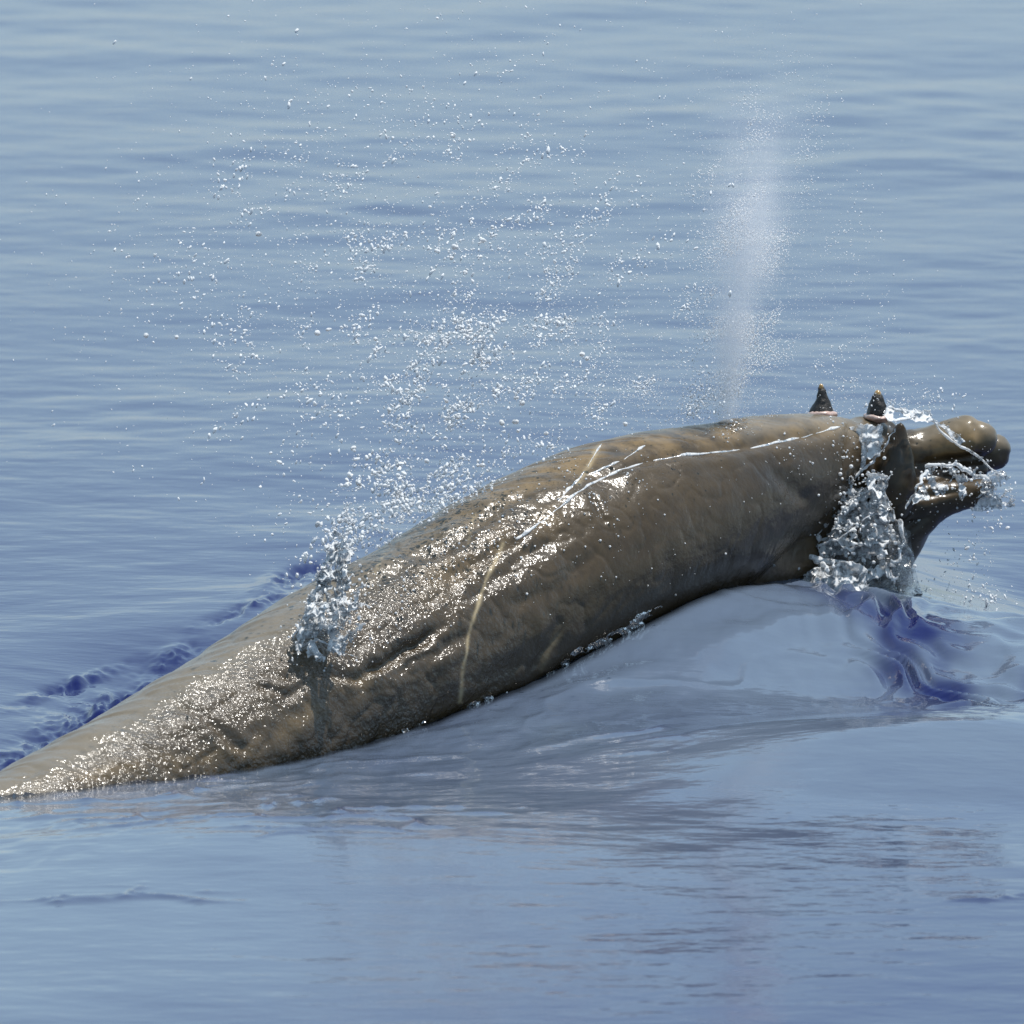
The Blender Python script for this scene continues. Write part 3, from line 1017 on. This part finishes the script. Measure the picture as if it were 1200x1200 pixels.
# splash curling up over the back
splash('back_splash', 'thin curl of splashing water standing up from the back of the whale', [
    ([(352, 752, -1.32), (372, 705, -1.24), (388, 668, -1.12), (402, 632, -1.05), (408, 606, -1.05), (404, 588, -1.05)], .008, .4),
    ([(362, 735, -1.34), (380, 690, -1.22), (398, 655, -1.1), (408, 636, -1.05)], .006, .5),
    ([(345, 750, -1.32), (360, 718, -1.25), (376, 690, -1.15), (392, 655, -1.08)], .006, .5),
    ([(352, 760, -1.34), (372, 748, -1.36), (395, 760, -1.36), (420, 770, -1.38)], .006, .5),
], [
    ([(385, 645, -1.12), (412, 628, -1.06), (410, 745, -1.36), (338, 758, -1.34)], 70, 110, .05, -.22, .035, 71),
    ([(392, 610, -1.08), (412, 606, -1.06), (405, 700, -1.26), (360, 715, -1.24)], 50, 100, .04, -.05, .035, 75),
    ([(340, 728, -1.34), (425, 715, -1.38), (440, 780, -1.42), (345, 780, -1.40)], 90, 60, .05, 0.02, .02, 72),
    ([(350, 700, -1.30), (430, 680, -1.32), (435, 760, -1.40), (335, 775, -1.40)], 100, 90, .035, -0.02, .03, 78),
    ([(372, 665, -1.16), (420, 648, -1.14), (418, 735, -1.34), (345, 745, -1.32)], 80, 100, .03, 0.0, .035, 79),
], [
    (150, 396, 655, 16, 40, -1.1, .06, .002, .009, 74, -0.8), (60, 404, 600, 8, 16, -1.05, .04, .002, .007, 76),
    (120, 385, 735, 30, 24, -1.36, .03, .002, .007, 77), (140, 430, 700, 45, 34, -1.34, .04, .0018, .006, 178, -0.4)], dd=axis_y(380) + 0.886)

# rivulets: water running along the back in thin raised lines
for name, lab, lines in [('water_rivulet', 'long pale line of water running from the head down the back', [
        ([(985, 500), (950, 510), (905, 520), (860, 528), (800, 534), (755, 542), (715, 556), (680, 575), (655, 595), (630, 615), (605, 632)], .0055)]),
        ('water_rivulet', 'short forked line of water above the long one on the back', [
        ([(756, 522), (735, 536), (705, 550), (680, 560), (665, 575), (650, 592)], .0045), ([(705, 520), (690, 545), (676, 565), (660, 580)], .003)])]:
    ts_ = []
    for poly, r in lines:
        pl = catmull(np.array(poly, float), 10)
        path = []
        for i_, (a, b) in enumerate(pl):
            l, n_ = hit(a, b)
            if l is not None and (not path or np.linalg.norm(l - path[-1]) < 0.08):
                path.append(l - n_ * 0.0012 + 0.004 * np.array([vnoise(i_ * .4, 3, k) for k in (1.5, 5.5, 9.5)]) * (1, 0, 1))
        path = np.array(path)
        s = np.arange(len(path))
        ts_.append(tube(path, np.maximum(r * (0.9 + 1.3 * fbm(s * 0.3, s * 0, s * 0 + 2, 3)), 0.0008), 8))
    v, f = join(ts_)
    o = link(name, mesh_from(name, v, f), M_SPLASH, label=lab, cat='rivulet', kind='stuff')

# beads of water clinging to the wet skin
pp, rr_ = [], []
rg = np.random.default_rng(90)
CL = [(700, 590, 14, 22, 60, 1.2), (745, 560, 14, 18, 26, 0), (660, 545, 12, 10, 30, .6), (930, 525, 16, 16, 22, 0), (940, 545, 14, 14, 22, 0), (850, 503, 22, 6, 70, 0),
      (975, 486, 10, 4, 12, 0), (640, 640, 40, 40, 60, 0), (760, 650, 50, 30, 30, 0), (980, 540, 20, 26, 60, 0), (1130, 590, 24, 10, 30, -.4), (520, 650, 40, 25, 110, -.5), (450, 700, 50, 40, 130, -.4),
      (600, 600, 40, 20, 90, -.5), (820, 560, 80, 25, 30, 0), (1010, 520, 18, 14, 40, 0), (1060, 610, 16, 16, 40, 0)]
for cx, cy, sx, sy, n, sl in CL:
    for _ in range(n):
        a = rg.normal(cx, sx); b = rg.normal(cy, sy) + (a - cx) * sl
        l, n_ = hit(a, b)
        if l is None or l[1] > 1.0: continue
        r = 0.0014 + 0.004 * rg.random() ** 3.5
        pp.append(l + n_ * r * 0.5); rr_.append(r)
v, f = spheres(pp, rr_, ICO2)
link('skin_beads', mesh_from('skin_beads', v, f), M_SPLASH, kind='stuff', label='beads of water clinging to the wet skin of the whale', cat='water drops')

# ------------------------------------------------------------------ spray in the air
def spray(name, lab, clouds, stretch_dir, seed):
    P_, R_ = [], []
    for c in clouds:
        if name != 'jaw_drips':
            c = (int(c[0] * (7.5 if c[8] < .006 else 3.4)), *c[1:5], axis_y(c[1]) + 0.1, *c[6:])
        a, b = drop_cloud(*c)
        P_.append(a); R_.append(b)
    P_ = np.vstack(P_); R_ = np.concatenate(R_)
    rg_ = np.random.default_rng(seed)
    R_ = np.maximum(R_ * 0.95, 0.0017)
    st = np.array(stretch_dir)[None] * rg_.uniform(0, 1.4, (len(P_), 1)) + rg_.normal(0, 0.4, (len(P_), 3))
    ok = P_[:, 2] > 0.02
    px_, py_ = project(P_)
    back = np.interp(px_, [0, 100, 200, 300, 400, 500, 600, 700, 800, 900, 990], [905, 850, 785, 722, 662, 612, 558, 515, 498, 487, 485])
    ok &= (px_ > 990) | (py_ < back + 2)
    # drops fly in torn strings and clumps
    cl = fbm(px_ / 34 + py_ / 60, py_ / 34, px_ * 0 + seed, 3)
    ok &= rg_.random(len(P_)) < 0.36 + 0.7 * sstep(-0.3, 0.35, cl)
    R_ = R_ * (0.7 + 0.5 * sstep(-0.1, 0.4, cl))
    sm = ok & (R_ < 0.0032); bg_ = ok & (R_ >= 0.0032)
    v_, f_ = join([spheres(P_[sm], R_[sm], ICO1, st[sm], 0.12), spheres(P_[bg_], R_[bg_], ICO2, st[bg_], 0.14)])
    return link(name, mesh_from(name, v_, f_), M_SPRAY, kind='stuff', label=lab, cat='spray')


spray('back_spray', 'wide cloud of white droplets flying up over the back of the whale', [
    (900, 540, 400, 95, 120, -0.35, .35, .0012, .0058, 101, -0.05),
    (800, 530, 500, 80, 95, -0.35, .30, .0012, .0068, 102, -0.25),
    (420, 500, 600, 60, 45, -0.6, .25, .0014, .0075, 103, -0.55),
    (300, 440, 620, 40, 40, -0.8, .2, .0014, .0075, 104, -0.4),
    (420, 330, 330, 75, 110, -0.6, .4, .0012, .0052, 105),
    (420, 560, 260, 130, 70, -0.4, .4, .0012, .0045, 106),
    (500, 700, 420, 70, 90, -0.2, .3, .001, .0040, 107),
    (220, 770, 465, 35, 22, -0.1, .2, .001, .0045, 112, -0.15),
    (60, 170, 360, 90, 110, -0.6, .4, .0012, .0040, 108),
    (120, 500, 130, 140, 80, -0.4, .4, .0012, .004, 113),
    (160, 545, 430, 26, 60, -0.4, .1, .003, .0085, 109, -0.6),
    (60, 530, 290, 18, 18, -0.4, .1, .003, .009, 110),
], (0.3, 0, 0.8), 1)
spray('blow_spray', 'narrow plume of fine droplets rising from the blowhole', [
    (260, 860, 420, 17, 55, 0.05, .06, .0008, .0022, 121, 0.0),
    (800, 876, 330, 34, 80, 0.05, .09, .0008, .0022, 122, 0.0),
    (400, 890, 200, 46, 80, 0.05, .12, .0008, .0022, 123, 0.0),
    (110, 840, 478, 22, 12, 0.02, .06, .001, .0032, 124, 0.0),
    (300, 930, 380, 60, 90, 0.1, .2, .0008, .0026, 125, 0.0),
    (40, 1020, 465, 45, 12, 0.15, .15, .0012, .0036, 126, 0.1),
    (30, 1060, 455, 30, 12, 0.15, .15, .0015, .004, 127, 0.1),
], (0.1, 0, 0.9), 2)
spray('jaw_drips', 'droplets streaming down from the lower jaw to the sea', [
    (130, 1150, 600, 18, 16, hd - .08, .06, .0014, .007, 131),
    (150, 1145, 650, 17, 40, hd - .08, .08, .0012, .0055, 132, 0.0),
    (50, 1105, 640, 12, 26, hd - .08, .06, .0012, .005, 133),
    (260, 1145, 692, 30, 8, hd + .1, .08, .0014, .0065, 134, 0.18),
    (30, 1180, 578, 7, 8, hd - .08, .03, .002, .008, 135),
    (60, 1140, 515, 24, 18, hd - .1, .05, .0012, .004, 136, 0.4),
    (70, 1080, 690, 20, 6, hd + .1, .06, .0014, .005, 137, 0.18),
], (0.0, 0, 0.9), 3)

# large single drops that can be picked out
rg = np.random.default_rng(77)
big_v, big_f = ICO3
big_me = None
SPOTS = [(529, 302), (545, 319), (532, 289), (577, 266), (475, 273), (588, 495), (605, 466), (612, 472), (536, 488), (414, 525), (456, 480), (604, 494), (466, 576), (444, 580),
         (565, 545), (523, 470), (440, 397), (385, 386), (372, 390), (207, 395), (171, 393), (303, 274), (372, 614), (398, 610), (640, 508), (733, 497), (682, 415), (688, 420), (560, 545), (500, 540),
         (607, 505), (420, 565), (545, 600), (700, 550)]
for i, (a, b) in enumerate(SPOTS):
    if i == 0:
        v = big_v * 1.0
        v = v * (1 + 0.18 * fbm(v[:, 0] * 1.3, v[:, 1] * 1.3, v[:, 2] * 1.3 + 4, 2))[:, None]
        big_me = mesh_from('water_drop', v, big_f)
    o = link('water_drop', big_me, M_SPRAY if i == 0 else None, label='large loose drop of water hanging in the air above the back', cat='water drop', group='large drops flung over the back')
    o.location = P(a, b, axis_y(a) + rg.normal(0, .15))
    s = rg.uniform(.006, .0105)
    o.scale = (s * rg.uniform(.8, 1.2), s, s * rg.uniform(.9, 1.5))
    o.rotation_euler = tuple(rg.uniform(0, 3, 3))

# ------------------------------------------------------------------ the blow: a column of mist
def mist():
    base = P(848, 494, axis_y(850)); top = P(905, 40, axis_y(850))
    ax = top - base
    L = np.linalg.norm(ax)
    nz_, seg = 14, 24
    v, f = [], []
    for i in range(nz_):
        z = L * i / (nz_ - 1)
        r = 0.08 + 0.30 * z / L ** 0.8
        for k in range(seg):
            v.append((r * math.cos(2 * math.pi * k / seg), r * math.sin(2 * math.pi * k / seg), z))
    for i in range(nz_ - 1):
        for k in range(seg):
            k2 = (k + 1) % seg
            f.append((i * seg + k, i * seg + k2, (i + 1) * seg + k2, (i + 1) * seg + k))
    f.append(tuple(range(seg))[::-1]); f.append(tuple((nz_ - 1) * seg + k for k in range(seg)))
    me = bpy.data.meshes.new('blow_mist')
    me.from_pydata(v, [], f)
    m = bpy.data.materials.new('blow_mist')
    m.use_nodes = True
    nodes, links = m.node_tree.nodes, m.node_tree.links
    nodes.clear()
    out = nodes.new('ShaderNodeOutputMaterial')
    vol = nodes.new('ShaderNodeVolumePrincipled')
    vol.inputs['Color'].default_value = (0.97, 0.97, 0.98, 1)
    vol.inputs['Anisotropy'].default_value = 0.0
    links.new(vol.outputs['Volume'], out.inputs['Volume'])
    tc = nodes.new('ShaderNodeTexCoord')
    sx = nodes.new('ShaderNodeSeparateXYZ')
    links.new(tc.outputs['Object'], sx.inputs[0])
    A = lambda op, a, b=None: math_node(nodes, links, op, a, b)
    r = A('SQRT', A('ADD', A('MULTIPLY', sx.outputs[0], sx.outputs[0]), A('MULTIPLY', sx.outputs[1], sx.outputs[1])))
    rad = A('ADD', 0.055, A('MULTIPLY', sx.outputs[2], 0.29 / L ** 0.8))
    fall = A('POWER', A('MAXIMUM', A('SUBTRACT', 1.0, A('DIVIDE', r, rad)), 0.0), 1.7)
    no = obj_noise(nodes, links, 5, (1, 1, 0.55), 5, 0.62)
    rp = nodes.new('ShaderNodeMapRange')
    rp.inputs['From Min'].default_value = 0.36; rp.inputs['From Max'].default_value = 0.66
    links.new(no.outputs['Fac'], rp.inputs['Value'])
    up = A('POWER', A('MAXIMUM', A('SUBTRACT', 1.0, A('MULTIPLY', sx.outputs[2], 1.02 / L)), 0.0), 2.2)
    links.new(A('MULTIPLY', A('MULTIPLY', A('MULTIPLY', fall, up), A('ADD', rp.outputs['Result'], 0.15)), 42.0), vol.inputs['Density'])
    o = link('blow_mist', me, m, kind='stuff', label='pale column of breath mist rising from the blowhole', cat='mist')
    o.location = base
    o.rotation_euler = Vector(ax).to_track_quat('Z', 'Y').to_euler()


mist()
